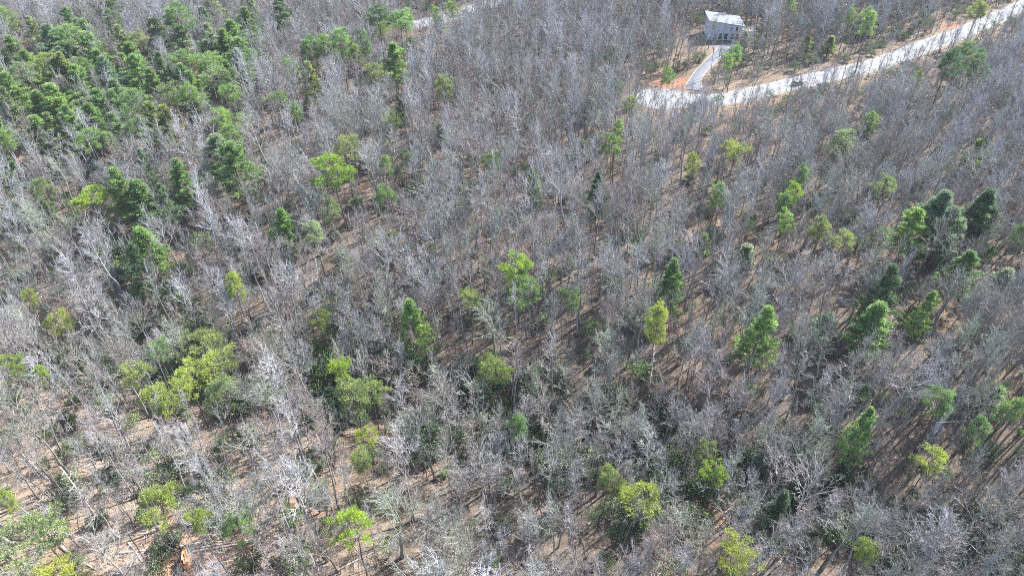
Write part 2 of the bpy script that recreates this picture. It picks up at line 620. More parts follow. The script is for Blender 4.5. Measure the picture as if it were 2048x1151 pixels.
def dome_pine(H, cw, ch, nb, puff, ntuft, flat=.9, tall=False):
    ph1, ph2, lop = random.random() * 6.28, random.random() * 6.28, random.uniform(.25, .5)
    """Long bare bole with a rounded crown of needle puffs at the ends of the boughs."""
    m = MB()
    w = np.cumsum(rng.normal(size=(8, 2)) * .14, axis=0)
    top = H - .4
    pts = [(w[i, 0], w[i, 1], top * i / 7) for i in range(8)]
    m.tube(pts, [max(.04, (.0095 * H + .04) * (1 - .85 * i / 7)) for i in range(8)], 7)
    P = np.array(pts)
    tf = Tufts()
    cz = H - ch * .5
    for j in range(nb):
        # a point in the crown shell
        az = j * 2.399 + random.gauss(0, .35)
        u = (j + .5) / nb
        cosph = 1 - 1.62 * u
        sinph = math.sqrt(max(0, 1 - cosph * cosph))
        rr = random.uniform(.55, 1.12) * (1 + lop * math.cos(az - ph1) * .8 + .22 * math.sin(3 * az + ph2))
        if math.sin(2 * az + ph2 + 5 * u) > .72:
            continue
        c = np.array([math.cos(az) * sinph * cw * .5 * rr, math.sin(az) * sinph * cw * .5 * rr, cz + cosph * ch * .5 * (.75 + .25 * rr)])
        ztr = max(H - ch * 1.05, c[2] - random.uniform(.5, 1.6) - .25 * np.hypot(c[0], c[1]))
        f = np.clip(ztr / top, 0, 1) * 7
        a = np.array([np.interp(f, range(8), P[:, q]) for q in range(3)])
        c[:2] += a[:2]
        b = (a + c) * .5 - np.array([0, 0, .25])
        m.tube([a, b, c], [.06, .045, .02], 4, False)
        n = max(6, int(ntuft * random.uniform(.6, 1.3)))
        s = puff * random.uniform(.7, 1.25)
        q = rng.normal(size=(n, 3))
        q = nrm(q) * (rng.random((n, 1)) ** .5) * s * np.array([1.15, 1.15, .62])
        out = nrm(q / s + np.array([0, 0, .7]) + .25 * nrm(c - np.array([a[0], a[1], cz - ch * .3]))[None])
        tone0 = random.random()
        tf.add(c[None] + q, out, 6, .46, .085, .6, tone0 * .6 + .4 * rng.random(n))
    return m.mesh('pine_trunk', M_BARK, True), tf.mesh('needle_puffs', M_NEEDLE), H, cw * .5


def shrub(R, H, nleaf, nst, ln=.26, wd=.11):
    m = MB()
    tf = Tufts()
    for j in range(nst):
        az, rr = j * 2.4, R * random.uniform(.25, .95)
        c = np.array([math.cos(az) * rr, math.sin(az) * rr, H * random.uniform(.45, .95) * (1.1 - .45 * rr / R)])
        m.tube([(0, 0, 0), c * [.4, .4, .55], c], [.05, .035, .012], 4, False)
        n = nleaf // nst
        q = nrm(rng.normal(size=(n, 3))) * (rng.random((n, 1)) ** .4) * R * .42 * np.array([1, 1, .7])
        tf.add(c[None] + q, nrm(q + [0, 0, .35 * R]), 4, ln, wd, .7, random.random() * .6 + .4 * rng.random(n), .1)
    return m.mesh('shrub_stems', M_BARK, True), tf.mesh('shrub_leaves', M_LEAF), H, R


KINDS = {
    'W': [conifer(20, .28, 4.4, 1.0, 16, 7, 'pine', gap=.12), conifer(22, .26, 4.8, .95, 17, 7, 'pine', gap=.22), conifer(18, .30, 4.0, 1.15, 15, 7, 'pine', gap=.14), conifer(21, .36, 4.8, .85, 14, 7, 'pine', gap=.28), conifer(20, .32, 4.4, 1.0, 15, 7, 'pine', gap=.18), conifer(21, .26, 4.6, 1.2, 16, 7, 'pine', gap=.18)],
    'Y': [dome_pine(18, 7.0, 5.6, 52, .80, 34), dome_pine(17, 6.6, 4.8, 46, .85, 32), dome_pine(19, 7.4, 6.8, 58, .75, 32), dome_pine(18, 6.0, 5.6, 40, .75, 30), dome_pine(18, 6.6, 7.4, 50, .72, 30)],
    'S': [dome_pine(21, 5.6, 9.5, 70, .75, 32, tall=True), dome_pine(20, 5.0, 8.5, 60, .72, 30, tall=True), dome_pine(19, 5.2, 10.5, 70, .72, 28, tall=True), dome_pine(20, 5.4, 9.0, 54, .70, 30, tall=True)],
    'H': [conifer(15, .10, 3.0, .85, 20, 7, 'hemlock'), conifer(13, .08, 3.0, .75, 18, 7, 'hemlock', gap=.1)],
    'T': [conifer(17, .2, 1.9, .6, 17, 4, 'wispy', r=.007), conifer(15, .15, 1.7, .7, 15, 4, 'wispy', r=.007, gap=.1)],
}
SHRUBS = [shrub(2.0, 3.0, 520, 13), shrub(1.6, 2.4, 420, 11), shrub(2.3, 4.2, 560, 14), shrub(1.1, 3.2, 260, 8, .22, .1), shrub(1.7, 5.8, 300, 12, .26, .09), shrub(1.5, 7.5, 260, 11, .26, .09)]
# middle of the crown as a share of the height, and crown width in metres, for each variant
CROWN_MID, CROWN_R, CROWN_L = {}, {}, {}
for _k, _l in KINDS.items():
    for _v, _p in enumerate(_l):
        _c = np.array([q.co[:] for q in _p[1].vertices])
        CROWN_MID[_k, _v] = float(np.percentile(_c[:, 2], 3) + np.percentile(_c[:, 2], 99)) / 2 / _p[2]
        CROWN_L[_k, _v] = float(np.percentile(_c[:, 2], 99) - np.percentile(_c[:, 2], 3))
        CROWN_R[_k, _v] = float(np.percentile(np.hypot(_c[:, 0], _c[:, 1]), 92))

# pixel of the crown's middle, crown width and crown height in pixels, kind, tint
TINT = {  # leaf colours of the kinds of evergreen
    'bright': ((.255, .380, .125), 'bright green'), 'yellow': ((.310, .375, .100), 'yellow-green'), 'vivid': ((.285, .390, .060), 'vivid green'),
    'olive': ((.255, .310, .130), 'olive green'), 'blue': ((.215, .300, .175), 'blue-green'), 'dark': ((.130, .200, .100), 'dark green'),
    'green': ((.220, .325, .120), 'mid-green'), 'pale': ((.320, .385, .215), 'pale green'), 'gold': ((.370, .400, .090), 'golden green'),
}
EV = """828 648 60 105 W bright|1038 530 62 62 Y vivid|1055 577 72 60 Y green|940 592 46 46 Y yellow|1142 600 44 54 Y green|1340 566 50 92 W green|1314 648 44 90 S yellow
1518 668 66 126 W bright|1607 356 26 42 S green|1588 384 40 36 Y vivid|1570 412 30 46 S green|1572 446 36 48 S bright|1648 456 40 40 Y olive|1692 476 48 40 Y olive
1862 428 74 112 W blue|1818 456 58 92 W bright|1896 458 52 76 W blue|1956 428 66 96 W dark|1926 545 66 92 W green|1772 586 60 62 W dark|1744 648 72 50 W bright|1843 630 40 52 W green|1651 656 46 54 H blue
1891 812 64 82 S green|1952 852 40 44 Y green|1720 870 48 74 W bright|1868 906 58 52 Y yellow|2034 824 62 62 Y green|1400 902 46 50 Y olive|1432 944 54 58 Y vivid
1216 954 50 50 Y olive|1258 990 88 66 Y yellow|1040 856 34 66 S green|706 1048 78 92 Y vivid|1466 1124 88 76 Y gold|1727 1100 46 50 Y yellow
690 736 46 54 Y vivid|704 786 76 70 Y olive|742 780 50 40 Y yellow|664 802 36 72 H dark|980 736 62 56 Y yellow|641 632 40 40 Y yellow
412 690 86 46 Y olive|428 732 80 60 Y yellow|370 762 78 60 Y yellow|330 796 82 62 Y yellow|270 752 62 60 Y olive|442 782 62 50 Y olive|312 698 46 46 Y bright
466 576 34 62 S yellow|116 648 52 48 Y yellow|50 596 26 36 Y yellow|14 722 52 52 Y yellow|82 743 25 24 Y vivid|84 1060 140 88 Y olive|302 1002 82 80 Y yellow|400 1046 50 62 Y yellow|467 1042 56 58 Y bright|112 1142 72 40 Y gold|8 1002 44 50 Y yellow
572 462 50 92 W bright|627 456 40 52 Y pale|672 334 76 76 Y vivid|686 290 56 52 Y olive|664 412 46 52 Y olive|768 331 25 36 S green|765 391 40 46 Y green|786 480 34 32 T yellow|690 526 30 46 T pale
472 338 92 112 W green|440 312 60 90 W pale|366 362 50 66 W green|295 342 30 42 W blue|245 382 58 82 W bright|285 396 66 86 W green|330 402 32 62 W blue|176 400 72 46 Y vivid|80 376 42 50 Y olive|90 414 26 40 T green|20 340 46 72 H dark
291 494 90 80 W bright|272 536 40 60 W dark|316 68 60 52 W dark|490 48 56 62 W green|354 36 52 56 S green|430 22 42 52 W pale|410 46 40 50 W blue|145 46 36 46 W green|180 20 30 46 H dark|216 14 42 42 W dark|10 36 32 50 S green
106 84 56 44 W blue|136 88 40 40 W pale|186 100 46 44 W bright|265 116 52 62 W green|216 156 56 86 W blue|60 130 46 52 W green|92 118 52 44 Y yellow|120 152 60 70 W green|160 168 46 52 W bright|114 204 60 66 W bright|30 196 72 100 W green|186 242 56 76 W green
326 140 40 42 W blue|366 112 50 42 Y green|410 124 62 46 Y green|440 152 56 42 Y olive|386 182 52 76 W green|310 168 46 46 W green|290 214 62 50 Y olive|340 246 46 46 W gold|482 236 56 32 Y green|454 266 42 32 Y green|8 282 22 42 S bright|220 276 22 22 Y bright
245 92 36 36 W pale|20 128 40 40 W dark|172 132 34 34 Y green|240 196 42 50 W blue|278 74 36 40 Y olive|350 160 40 40 W blue|420 86 40 36 W pale|150 120 36 36 W dark|68 62 30 40 W pale|30 84 34 40 Y olive
625 162 40 60 W yellow|740 134 38 32 Y olive|788 130 56 72 W bright|617 94 36 52 S green|645 94 36 46 S green|680 84 40 66 S green|734 82 30 52 S green|712 108 28 46 S olive|755 34 42 62 S dark|764 56 32 32 Y vivid|800 36 56 50 Y bright|820 86 26 36 S olive|724 40 26 36 T green|905 18 28 26 S green|870 30 26 26 S green|880 46 34 24 T pale|930 34 28 26 T green
885 172 36 52 S olive|810 216 30 46 H dark|788 238 42 46 Y olive|880 264 26 36 T green|545 130 22 40 T bright|582 128 32 34 Y green|560 194 36 26 Y green|598 226 26 28 Y bright|560 26 46 60 W blue|504 20 28 40 W pale
1746 42 32 56 S bright|1732 46 26 48 H dark|1924 108 46 96 S dark|1952 130 40 70 S dark|1902 122 36 66 S dark|1612 86 20 32 T yellow|1660 88 20 32 T yellow|1456 122 30 22 Y bright|1471 106 26 30 S bright|1489 78 16 36 T bright|1341 148 22 22 Y bright|1232 170 26 38 T bright|1256 202 30 26 Y olive|1582 10 26 32 S bright
1680 284 46 62 S olive|1740 236 28 26 Y green|1946 306 26 62 T bright|1774 370 52 52 Y olive|1434 386 30 62 S bright|1470 306 56 46 Y yellow|1236 288 42 38 Y green|1230 258 22 46 S green|1196 388 42 58 W dark|1066 372 26 72 T bright|1164 300 32 36 T pale|1386 320 26 22 Y yellow|1836 164 20 30 S yellow|2040 462 42 42 Y dark
722 920 44 60 Y olive|726 866 46 40 Y yellow|975 322 34 40 Y green|805 312 26 30 Y dark|1490 512 36 40 T pale|1258 444 24 40 T pale|1405 488 24 36 T green|1700 30 26 26 S green|1960 20 30 26 S yellow|2010 560 40 50 T pale|1180 215 26 32 T bright|1985 790 44 60 T bright|1560 1010 30 60 H dark"""
EVL = []
for row in EV.replace('\n', '|').split('|'):
    a = row.split()
    EVL.append((float(a[0]), float(a[1]), float(a[2]), float(a[3]), a[4], a[5]))

r8 = np.random.default_rng(77)
for gyy in range(58, 285, 27):
    for gxx in range(0, 500, 34):
        qx, qy = gxx + r8.uniform(-14, 14), gyy + r8.uniform(-11, 11)
        if qy > 300 - .14 * qx or (qx < 130 and qy < 110) or r8.random() < .52:
            continue
        if min(abs(qx - e[0]) * .8 + abs(qy - e[1]) for e in EVL) < 19:
            continue
        EVL.append((round(qx), round(qy), r8.uniform(34, 54), r8.uniform(40, 70), 'WWWY'[r8.integers(0, 4)], ['green', 'green', 'bright', 'pale', 'blue', 'olive'][r8.integers(0, 6)]))

ever = []                                                   # (x, y, z, scale, zscale, kind, variant, tint, px, py, apparent size)
for n, (px, py, w, h, kd, ti) in enumerate(EVL):
    v = n % len(KINDS[kd])
    H, rad, cm = KINDS[kd][v][2], CROWN_R[kd, v], CROWN_MID[kd, v]
    sc = 1.0
    zs = 1.0
    for _ in range(6):
        down = math.atan2(CAM_H - 14, math.hypot(*on_plane(px, py, 14.0)))
        ppm = FPX / dep if _ else FPX / 150.0
        lo_, hi_ = {'W': (.88, 1.25), 'Y': (.90, 1.15), 'S': (.82, 1.15), 'H': (.65, 1.3), 'T': (.5, 1.3)}[kd]
        zs = float(np.clip((h - (.8 if kd == 'W' else 1.3) * rad * sc * ppm * math.sin(down)) / (ppm * math.cos(down) * CROWN_L[kd, v]), lo_, hi_))
        x, y, z = at(px, py, H * cm * zs)
        _, _, dep = proj(x, y, z + H * zs * cm)
        sc = float(np.clip((w * (1.12 if kd == 'W' else 1.2)) / (FPX / dep * rad * 2), .34, 1.8))
    ever.append((x, y, z, sc, kd, v, ti, px, py, zs))
EVXY = np.array([(e[0], e[1], CROWN_R[e[4], e[5]] * e[3]) for e in ever])

# ------------------------------------------------------------------ the ground, the roads
gx = np.concatenate([np.linspace(-1500, -340, 14)[:-1], np.arange(-340, 341, 3.0), np.linspace(340, 1500, 14)[1:]])
gy = np.concatenate([np.linspace(-600, -20, 10)[:-1], np.arange(-20, 461, 3.0), np.linspace(460, 1700, 14)[1:]])
GXX, GYY = np.meshgrid(gx, gy)
GZ = ground_z(GXX, GYY)
V = np.stack([GXX, GYY, GZ], -1).reshape(-1, 3)
nx, ny = len(gx), len(gy)
F = [(j * nx + i, j * nx + i + 1, (j + 1) * nx + i + 1, (j + 1) * nx + i) for j in range(ny - 1) for i in range(nx - 1)]
gme = from_arrays('ground', V, F, [M_GROUND], True)
clr = at(330, 1060)
c2 = at(120, 760)
dry = np.maximum.reduce([
    1 - sstep(20, 62, np.hypot(V[:, 0] - clr[0] + 14, (V[:, 1] - clr[1] + 4) * 1.3)),
    .75 * (1 - sstep(16, 42, np.hypot(V[:, 0] - c2[0], V[:, 1] - c2[1]))),
    .6 * (1 - sstep(12, 32, np.hypot(V[:, 0] - HOUSE_C[0] + 8, V[:, 1] - HOUSE_C[1] + 12))),
    .55 * (1 - sstep(7, 14, dist_line(V[:, 0], V[:, 1], ROAD_C))),
])
a = gme.attributes.new('dry', 'FLOAT', 'POINT')
a.data.foreach_set('value', dry.astype(np.float32))
cl1, cl2 = on_plane(1344, 166, ROAD_Z), on_plane(1908, 52, ROAD_Z)
clay = np.maximum.reduce([
    .8 -  .8 * sstep(3.0, 9.5, np.hypot((V[:, 0] - cl1[0]) * .8, V[:, 1] - cl1[1])),
    1 - sstep(2.0, 7, np.hypot(V[:, 0] - cl2[0], V[:, 1] - cl2[1])),
    .5 * (1 - sstep(3, 12, np.hypot(V[:, 0] - clr[0] - 5, V[:, 1] - clr[1] + 4))),
])
a = gme.attributes.new('clay', 'FLOAT', 'POINT')
a.data.foreach_set('value', clay.astype(np.float32))
tag(link('ground', gme), 'brown leaf litter floor of the forest', None, None, 'structure')


def ribbon(name, L, zs, half, m, label, edge=.12):
    """A road as a thin slab along a line, its edges a little uneven."""
    Vv, Ff = [], []
    n = len(L)
    for i in range(n):
        t = np.array(L[min(i + 1, n - 1)][:2]) - np.array(L[max(i - 1, 0)][:2])
        t /= np.linalg.norm(t) + 1e-9
        nn = np.array([-t[1], t[0]])
        hw = half if np.isscalar(half) else half[i]
        w1, w2 = hw * (1 + random.uniform(-.05, .05)), hw * (1 + random.uniform(-.05, .05))
        p = np.array(L[i][:2])
        z = zs if np.isscalar(zs) else zs[i]
        for q, dz in ((p + nn * (w1 + .4), -.35), (p + nn * w1, 0), (p, .05), (p - nn * w2, 0), (p - nn * (w2 + .4), -.35)):
            Vv.append((q[0], q[1], z + dz))
    for i in range(n - 1):
        for k in range(4):
            Ff.append((i * 5 + k, i * 5 + k + 1, i * 5 + 6 + k, i * 5 + 5 + k))
    return tag(link(name, from_arrays(name, Vv, Ff, [m], True)), label, None, None, 'structure')


ribbon('gravel_road', ROAD_S, ROAD_Z, 4.3, M_GRAVEL, 'pale gravel road running up to the right from the turning circle')
m = MB()
rim = [(BULB[0] + 11.5 * math.cos(t) * (1 + .04 * math.sin(5 * t)), BULB[1] + 8.0 * math.sin(t) * (1 + .05 * math.cos(3 * t)), ROAD_Z - .016) for t in np.linspace(0, 2 * math.pi, 48, endpoint=False)]
m.poly(rim)
low = [(BULB[0] + (p[0] - BULB[0]) * 1.05, BULB[1] + (p[1] - BULB[1]) * 1.05, ROAD_Z - .4) for p in rim]
for i in range(48):
    j = (i + 1) % 48
    m.poly([low[i], low[j], rim[j], rim[i]])
tag(link('turning_circle', m.mesh('turning_circle', M_GRAVEL)), 'pale gravel turning circle at the end of the road', None, None, 'structure')
ribbon('back_road', BACK_S, ROAD_Z, 4.6, M_GRAVEL, 'short stretch of pale road between trees at the top')
ribbon('driveway', DRIVE_S, [p[2] + .012 for p in DRIVE_S], [3.2 - 1.5 * min(1, i / 9) for i in range(len(DRIVE_S))], M_ASPHALT, 'grey driveway climbing from the turning circle to the house')
m = MB()
pad = [on_plane(px_, py_, PAD_Z + .03)[:2] + (PAD_Z + .03,) for px_, py_ in ((1424, 93), (1470, 82), (1477, 88), (1462, 100), (1436, 106))]
m.poly(pad[::-1])
for i in range(5):
    p, q = pad[i], pad[(i + 1) % 5]
    m.poly([p, q, (q[0], q[1], q[2] - .4), (p[0], p[1], p[2] - .4)])
tag(link('parking_pad', m.mesh('parking_pad', M_ASPHALT)), 'grey paved pad in front of the house at the top of the driveway', None, None, 'structure')
m = MB()
for s in (-1, 1):
    pts = []
    for i in range(len(DRIVE_S)):
        t = DRIVE_S[min(i + 1, len(DRIVE_S) - 1)][:2] - DRIVE_S[max(i - 1, 0)][:2]
        t = t / (np.linalg.norm(t) + 1e-9)
        pts.append((DRIVE_S[i][0] - t[1] * (3.4 - 1.5 * min(1, i / 9)) * s, DRIVE_S[i][1] + t[0] * (3.4 - 1.5 * min(1, i / 9)) * s, DRIVE_S[i][2] + .02))
    m.tube(pts, [.15] * len(pts), 5)
tag(link('driveway_kerb', m.mesh('driveway_kerb', M_KERB)), 'pale concrete kerbs along both sides of the driveway', None, None, 'structure')

# ------------------------------------------------------------------ the house
house = link('house', None, None, (HX, HY, PAD_Z))
house.rotation_euler = (0, 0, math.radians(-3))
tag(house, 'grey two-storey house with a pale single-slope roof, above the driveway', 'house')
HW, HD, ZL, ZR = 12.8, 9.5, 7.6, 5.8                        # width, depth, wall height at the left and the right end
m = MB()
x0, x1 = -HW / 2, HW / 2
A_ = [(x0, 0, -.6), (x1, 0, -.6), (x1, HD, -.6), (x0, HD, -.6)]
B_ = [(x0, 0, ZL), (x1, 0, ZR), (x1, HD, ZR), (x0, HD, ZL)]
for i in range(4):
    j = (i + 1) % 4
    m.poly([A_[i], A_[j], B_[j], B_[i]])
wall = link('wall', m.mesh('house_wall', M_SIDING), house)
m = MB()
sl = (ZR - ZL) / HW
ov = .75
rt = [(x0 - ov, -ov), (x1 + ov, -ov), (x1 + ov, HD + ov), (x0 - ov, HD + ov)]
zz = lambda x: ZL + (x - x0) * sl
for dz in (.06, .34):
    m.V += [(x, y, zz(x) + dz) for x, y in rt]
m.F += [(3, 2, 1, 0), (4, 5, 6, 7)] + [(i, (i + 1) % 4, 4 + (i + 1) % 4, 4 + i) for i in range(4)]
roof = link('roof', m.mesh('house_roof', M_ROOF), house)
m = MB()
for k in range(25):                                          # standing seams run down the slope
    y = -ov + .25 + k * (HD + 2 * ov - .5) / 24
    xa, xb = x0 - ov + .02, x1 + ov - .02
    m.tube([(xa, y, zz(xa) + .36), (xb, y, zz(xb) + .36)], [.035, .035], 4)
link('roof_seam', m.mesh('roof_seam', M_ROOF), roof)['kind'] = 'stuff'
m = MB()
for p, q in (((x0 - ov, -ov), (x1 + ov, -ov)), ((x0 - ov, -ov), (x0 - ov, HD + ov))):
    a, b = Vector((p[0], p[1] - .03, zz(p[0]) + .2)), Vector((q[0], q[1] - .03, zz(q[0]) + .2))
    m.tube([a, b], [.14, .14], 4)
link('fascia', m.mesh('fascia', M_TRIM), house)


def window(x, z, w, h, nm='window'):
    f = MB()
    for dx, dz, sx, sz in ((-w / 2, 0, .12, h + .12), (w / 2, 0, .12, h + .12), (0, h / 2, w, .12), (0, -h / 2, w, .12), (0, 0, w, .06)):
        f.box((x + dx, -.04, z + dz), (sx, .12, sz))
    fo = link(nm, f.mesh('window_frame', M_TRIM if nm == 'window' else M_DARK), house)
    link('pane', MB().box((x, -.02, z), (w - .1, .05, h - .1)).mesh('pane', M_GLASS), fo)


for x in (2.3, 4.4):
    window(x, 4.4, 1.0, 1.6)
for x in (-1.6, .6, 3.2, 5.2):
    window(x, 1.45, 1.5, 2.4)
window(-4.6, 4.9, 1.0, 1.5)
d = link('door', MB().box((-3.6, -.03, 1.05), (1.0, .08, 2.1)).mesh('door', M_DARK), house)
link('handle', MB().tube([(-3.25, -.1, 1.0), (-3.25, -.1, 1.15)], [.03, .03], 5).mesh('handle', M_TRIM), d)

deck = link('deck', None, None, tuple(house.matrix_basis @ Vector((0, 0, 0))))
deck.location = (HX + 8.9, HY + 3.4, PAD_Z)
deck.rotation_euler = (0, 0, math.radians(-10))
tag(deck, 'white railed deck walkway off the right end of the house', 'deck')
plank = MB().box((0, 0, 2.9), (.32, 2.2, .06)).mesh('deck_plank', M_DECK)
for k in range(17):
    link('plank', plank, deck, (-2.6 + k * .345, 0, 0))
rl = MB().tube([(-2.8, 0, 3.95), (3.2, 0, 3.95)], [.09, .09], 5)
rl.tube([(-2.8, 0, 3.45), (3.2, 0, 3.45)], [.05, .05], 4)
rl = rl.mesh('deck_rail', M_TRIM)
for y in (-1.05, 1.05):
    link('railing', rl, deck, (0, y, 0))
pm = MB().box((0, 0, 1.9), (.18, .18, 4.2)).mesh('deck_post', M_TRIM)
for x in (-2.7, .2, 3.1):
    for y in (-1.05, 1.05):
        link('post', pm, deck, (x, y, 0))

rw = link('retaining_wall', None, None, (0, 0, 0))
tag(rw, 'low curved pale stone wall at the front right corner of the house', 'wall')
cx, cy = on_plane(1476, 84, PAD_Z)
stone = []
for k in range(3):
    b = bmesh.new()
    bmesh.ops.create_cube(b, size=1)
    for vv in b.verts:
        vv.co = Vector((vv.co.x * .9, vv.co.y * .5, vv.co.z * .42)) + Vector((random.uniform(-.07, .07), random.uniform(-.06, .06), random.uniform(-.05, .05)))
    me = bpy.data.meshes.new('wall_stone')
    b.to_mesh(me)
    b.free()
    me.materials.append(M_STONE)
    stone.append(me)
for r in range(2):
    for k in range(11):
        t = -.3 + k * .19 + r * .09
        o = link('stone', stone[(k + r) % 3], rw, (cx - 4 + 5 * math.sin(t + .6), cy - 4.6 + 4.6 * math.cos(t + 1.4) + 2.5, PAD_Z + .1 + r * .43))
        o.rotation_euler = (0, 0, -t)

# ------------------------------------------------------------------ the car on the road
rp = on_plane(1594, 170, ROAD_Z)
car = link('car', None, None, (rp[0], rp[1], ROAD_Z + .05))
i = int(np.argmin([np.hypot(p[0] - rp[0], p[1] - rp[1]) for p in ROAD_S]))
tdir = ROAD_S[i + 1] - ROAD_S[i - 1]
car.rotation_euler = (0, 0, math.atan2(tdir[1], tdir[0]))
tag(car, 'dark car on the pale gravel road right of the driveway', 'car')
prof = [(-2.3, .35), (-2.32, .75), (-2.2, .95), (-1.3, 1.02), (.9, 1.0), (2.1, .82), (2.3, .6), (2.28, .35)]
cab = [(-1.9, .98), (-1.45, 1.42), (-.2, 1.5), (.45, 1.42), (1.15, .96)]


def extrude(profile, w0, w1, zt):
    mm = MB()
    n = len(profile)
    for s in (-1, 1):
        for x, z in profile:
            w = w0 + (w1 - w0) * max(0, (z - .9) / (zt - .9 + 1e-6))
            mm.V.append((x, s * w, z))
    mm.F.append(tuple(range(n)))
    mm.F.append(tuple(range(2 * n - 1, n - 1, -1)))
    for i in range(n):
        j = (i + 1) % n
        mm.F.append((j, i, n + i, n + j))
    return mm


body = link('body', extrude(prof, .9, .88, 1.1).mesh('car_body', M_CAR), car)
link('cabin', extrude(cab, .84, .66, 1.5).mesh('car_cabin', M_GLASS), car)
link('car_roof', MB().box((-.5, 0, 1.5), (1.35, 1.26, .07)).mesh('car_roof', plain('pale_roof', (.3, .31, .33), .3, .03)), car)
for x in (1.0, -.45, -1.75):
    for s in (-1, 1):
        link('pillar', MB().tube([(x + (.1 if x > 0 else 0), s * .85, .97), (x - (.5 if x > 0 else -.25 if x < -1 else 0), s * .69, 1.47)], [.05, .05], 4).mesh('pillar', M_CAR), car)
tyre = MB().tube([(0, -.12, 0), (0, .12, 0)], [.34, .34], 14).mesh('tyre', M_TYRE)
hubm = MB().tube([(0, -.13, 0), (0, .13, 0)], [.2, .2], 10).mesh('rim', M_KERB)
for x in (1.4, -1.4):
    for s in (-1, 1):
        wo = link('wheel', tyre, car, (x, s * .84, .34))
        link('rim', hubm, wo)
for s in (-1, 1):
    link('headlight', MB().box((2.24, s * .65, .68), (.1, .35, .14)).mesh('headlight', M_TRIM), car)
    link('tail_light', MB().box((-2.3, s * .68, .78), (.06, .3, .16)).mesh('tail_light', M_CLAY), car)


# ------------------------------------------------------------------ labels by look and place
COLS = ['far left', 'left', 'centre left', 'centre right', 'right', 'far right']
ROWS = ['top', 'upper', 'middle', 'lower', 'bottom']
ORD = ['leftmost', 'second from left', 'third from left', 'fourth from left', 'fifth from left', 'sixth from left', 'seventh from left', 'eighth from left', 'ninth from left', 'tenth from left', 'eleventh from left', 'twelfth from left', 'thirteenth from left', 'fourteenth from left', 'fifteenth from left', 'sixteenth from left', 'seventeenth from left', 'eighteenth from left']


def cell(px, py):
    return ROWS[int(np.clip(py / 1151 * 5, 0, 4))], COLS[int(np.clip(px / 2048 * 6, 0, 5))]


def label_all(items, group_of):
    """items: (object, look phrase, px, py, fixed label). Same look in the same part of the photo is told apart by order from the left."""
    cells = {}
    for it in items:
        if it[4]:
            it[0]['label'] = it[4]
        else:
            cells.setdefault((it[1],) + cell(it[2], it[3]), []).append(it)
    for (look, r, c), its in cells.items():
        its.sort(key=lambda q: q[2])
        if len(its) == 1:
            its[0][0]['label'] = f'{look}, the only such one in the {r} {c}'
        elif len(its) <= 18:
            for k, q in enumerate(its):
                q[0]['label'] = f'{look}, {ORD[k]} of {len(its)} in the {r} {c}'
        else:
            for q in its:
                q[0]['label'] = f'{look}, one of several in the {r} {c}'
                q[0]['group'] = f'{group_of} in the {r} {c}'


def plant(name, pair, loc, rot, sc, leaf_rgb, bark_rgb, tilt=(0, 0)):
    e = link(name, None, None, loc)
    e.rotation_euler = (tilt[0], tilt[1], rot)
    e.scale = sc
    t = link('trunk', pair[0], e)
    c = link('crown', pair[1], e)
    t.color = (*bark_rgb, 1)
    c.color = (*leaf_rgb, 1)
    return e


# ------------------------------------------------------------------ evergreens, one by one
SHAPE = {'W': 'layered pine', 'Y': 'round-topped pine', 'S': 'tall bushy pine', 'H': 'dense hemlock', 'T': 'thin wispy pine'}
NAME = {'W': 'white_pine', 'Y': 'round_topped_pine', 'S': 'bushy_pine', 'H': 'hemlock', 'T': 'wispy_pine'}
FIXED = {
    (828, 648): 'bright green cone-shaped pine standing alone among grey trees near the centre',
    (1038, 530): 'vivid green domed pine, upper of the touching pair at the centre',
    (1055, 577): 'mid-green domed pine, lower of the touching pair at the centre',
    (1518, 668): 'tall bright green pine with a long dark trunk showing on its left',
    (1862, 428): 'tall blue-green pine in the middle of the broad clump on the right side',
    (1818, 456): 'bright green pine, left member of the broad pine clump on the right side',
    (1896, 458): 'shorter blue-green pine, right member of the broad pine clump on the right',
    (1956, 428): 'dark pine standing just right of the broad blue-green pine clump',
    (1926, 545): 'leaning green pine with thick dark trunk below the broad blue-green pine clump',
    (1258, 990): 'wide yellow-green dome of a pine among grey crowns below the centre',
    (706, 1048): 'vivid green round pine on a dark trunk at the bottom edge, left of centre',
    (1466, 1124): 'golden green pine cut by the bottom edge of the photo',
    (84, 1060): 'wide olive pine spreading over the bare ground at the bottom left',
    (1924, 108): 'big dark green pine in front of the road at the top right',
    (1456, 122): 'low bright pine bush beside the driveway bend',
    (1471, 106): 'bright pine between the driveway and the house corner',
    (1489, 78): 'narrow bright evergreen at the right corner of the house',
    (1341, 148): 'small bright pine above the red clay bank by the turning circle',
    (625, 162): 'tall yellowish pine with bare white lower limbs, upper left of centre',
    (472, 338): 'very large full green pine, right half of a touching pair on the left',
    (440, 312): 'pale green pine, left half of a touching pair on the left',
    (690, 736): 'vivid yellow-lit pine above a clump of olive pines, left of centre',
    (672, 334): 'vivid green round pine above the centre left, with dark trunks below',
    (664, 802): 'dark hemlock at the left foot of the vivid pine clump',
    (788, 130): 'bright layered pine standing alone below the short back road',
    (1340, 566): 'mid-green upright pine above a yellow-green one, right of centre',
    (1314, 648): 'yellow-green narrow pine below an upright green one, right of centre',
}
items = []
for (x, y, z, sc, kd, v, ti, px, py, zs) in ever:
    rgb, word = TINT[ti]
    k = random.uniform(.92, 1.08)
    e = plant(NAME[kd], KINDS[kd][v], (x, y, z - .1), random.uniform(0, 6.28), (sc, sc, zs * random.uniform(.97, 1.04)), tuple(c * k for c in rgb), (.15, .125, .11), (random.gauss(0, .02), random.gauss(0, .02)))
    tag(e, None, 'pine tree' if kd != 'H' else 'hemlock', 'evergreens standing among the bare trees')
    items.append((e, f'{word} {SHAPE[kd]}', px, py, FIXED.get((int(px), int(py)))))
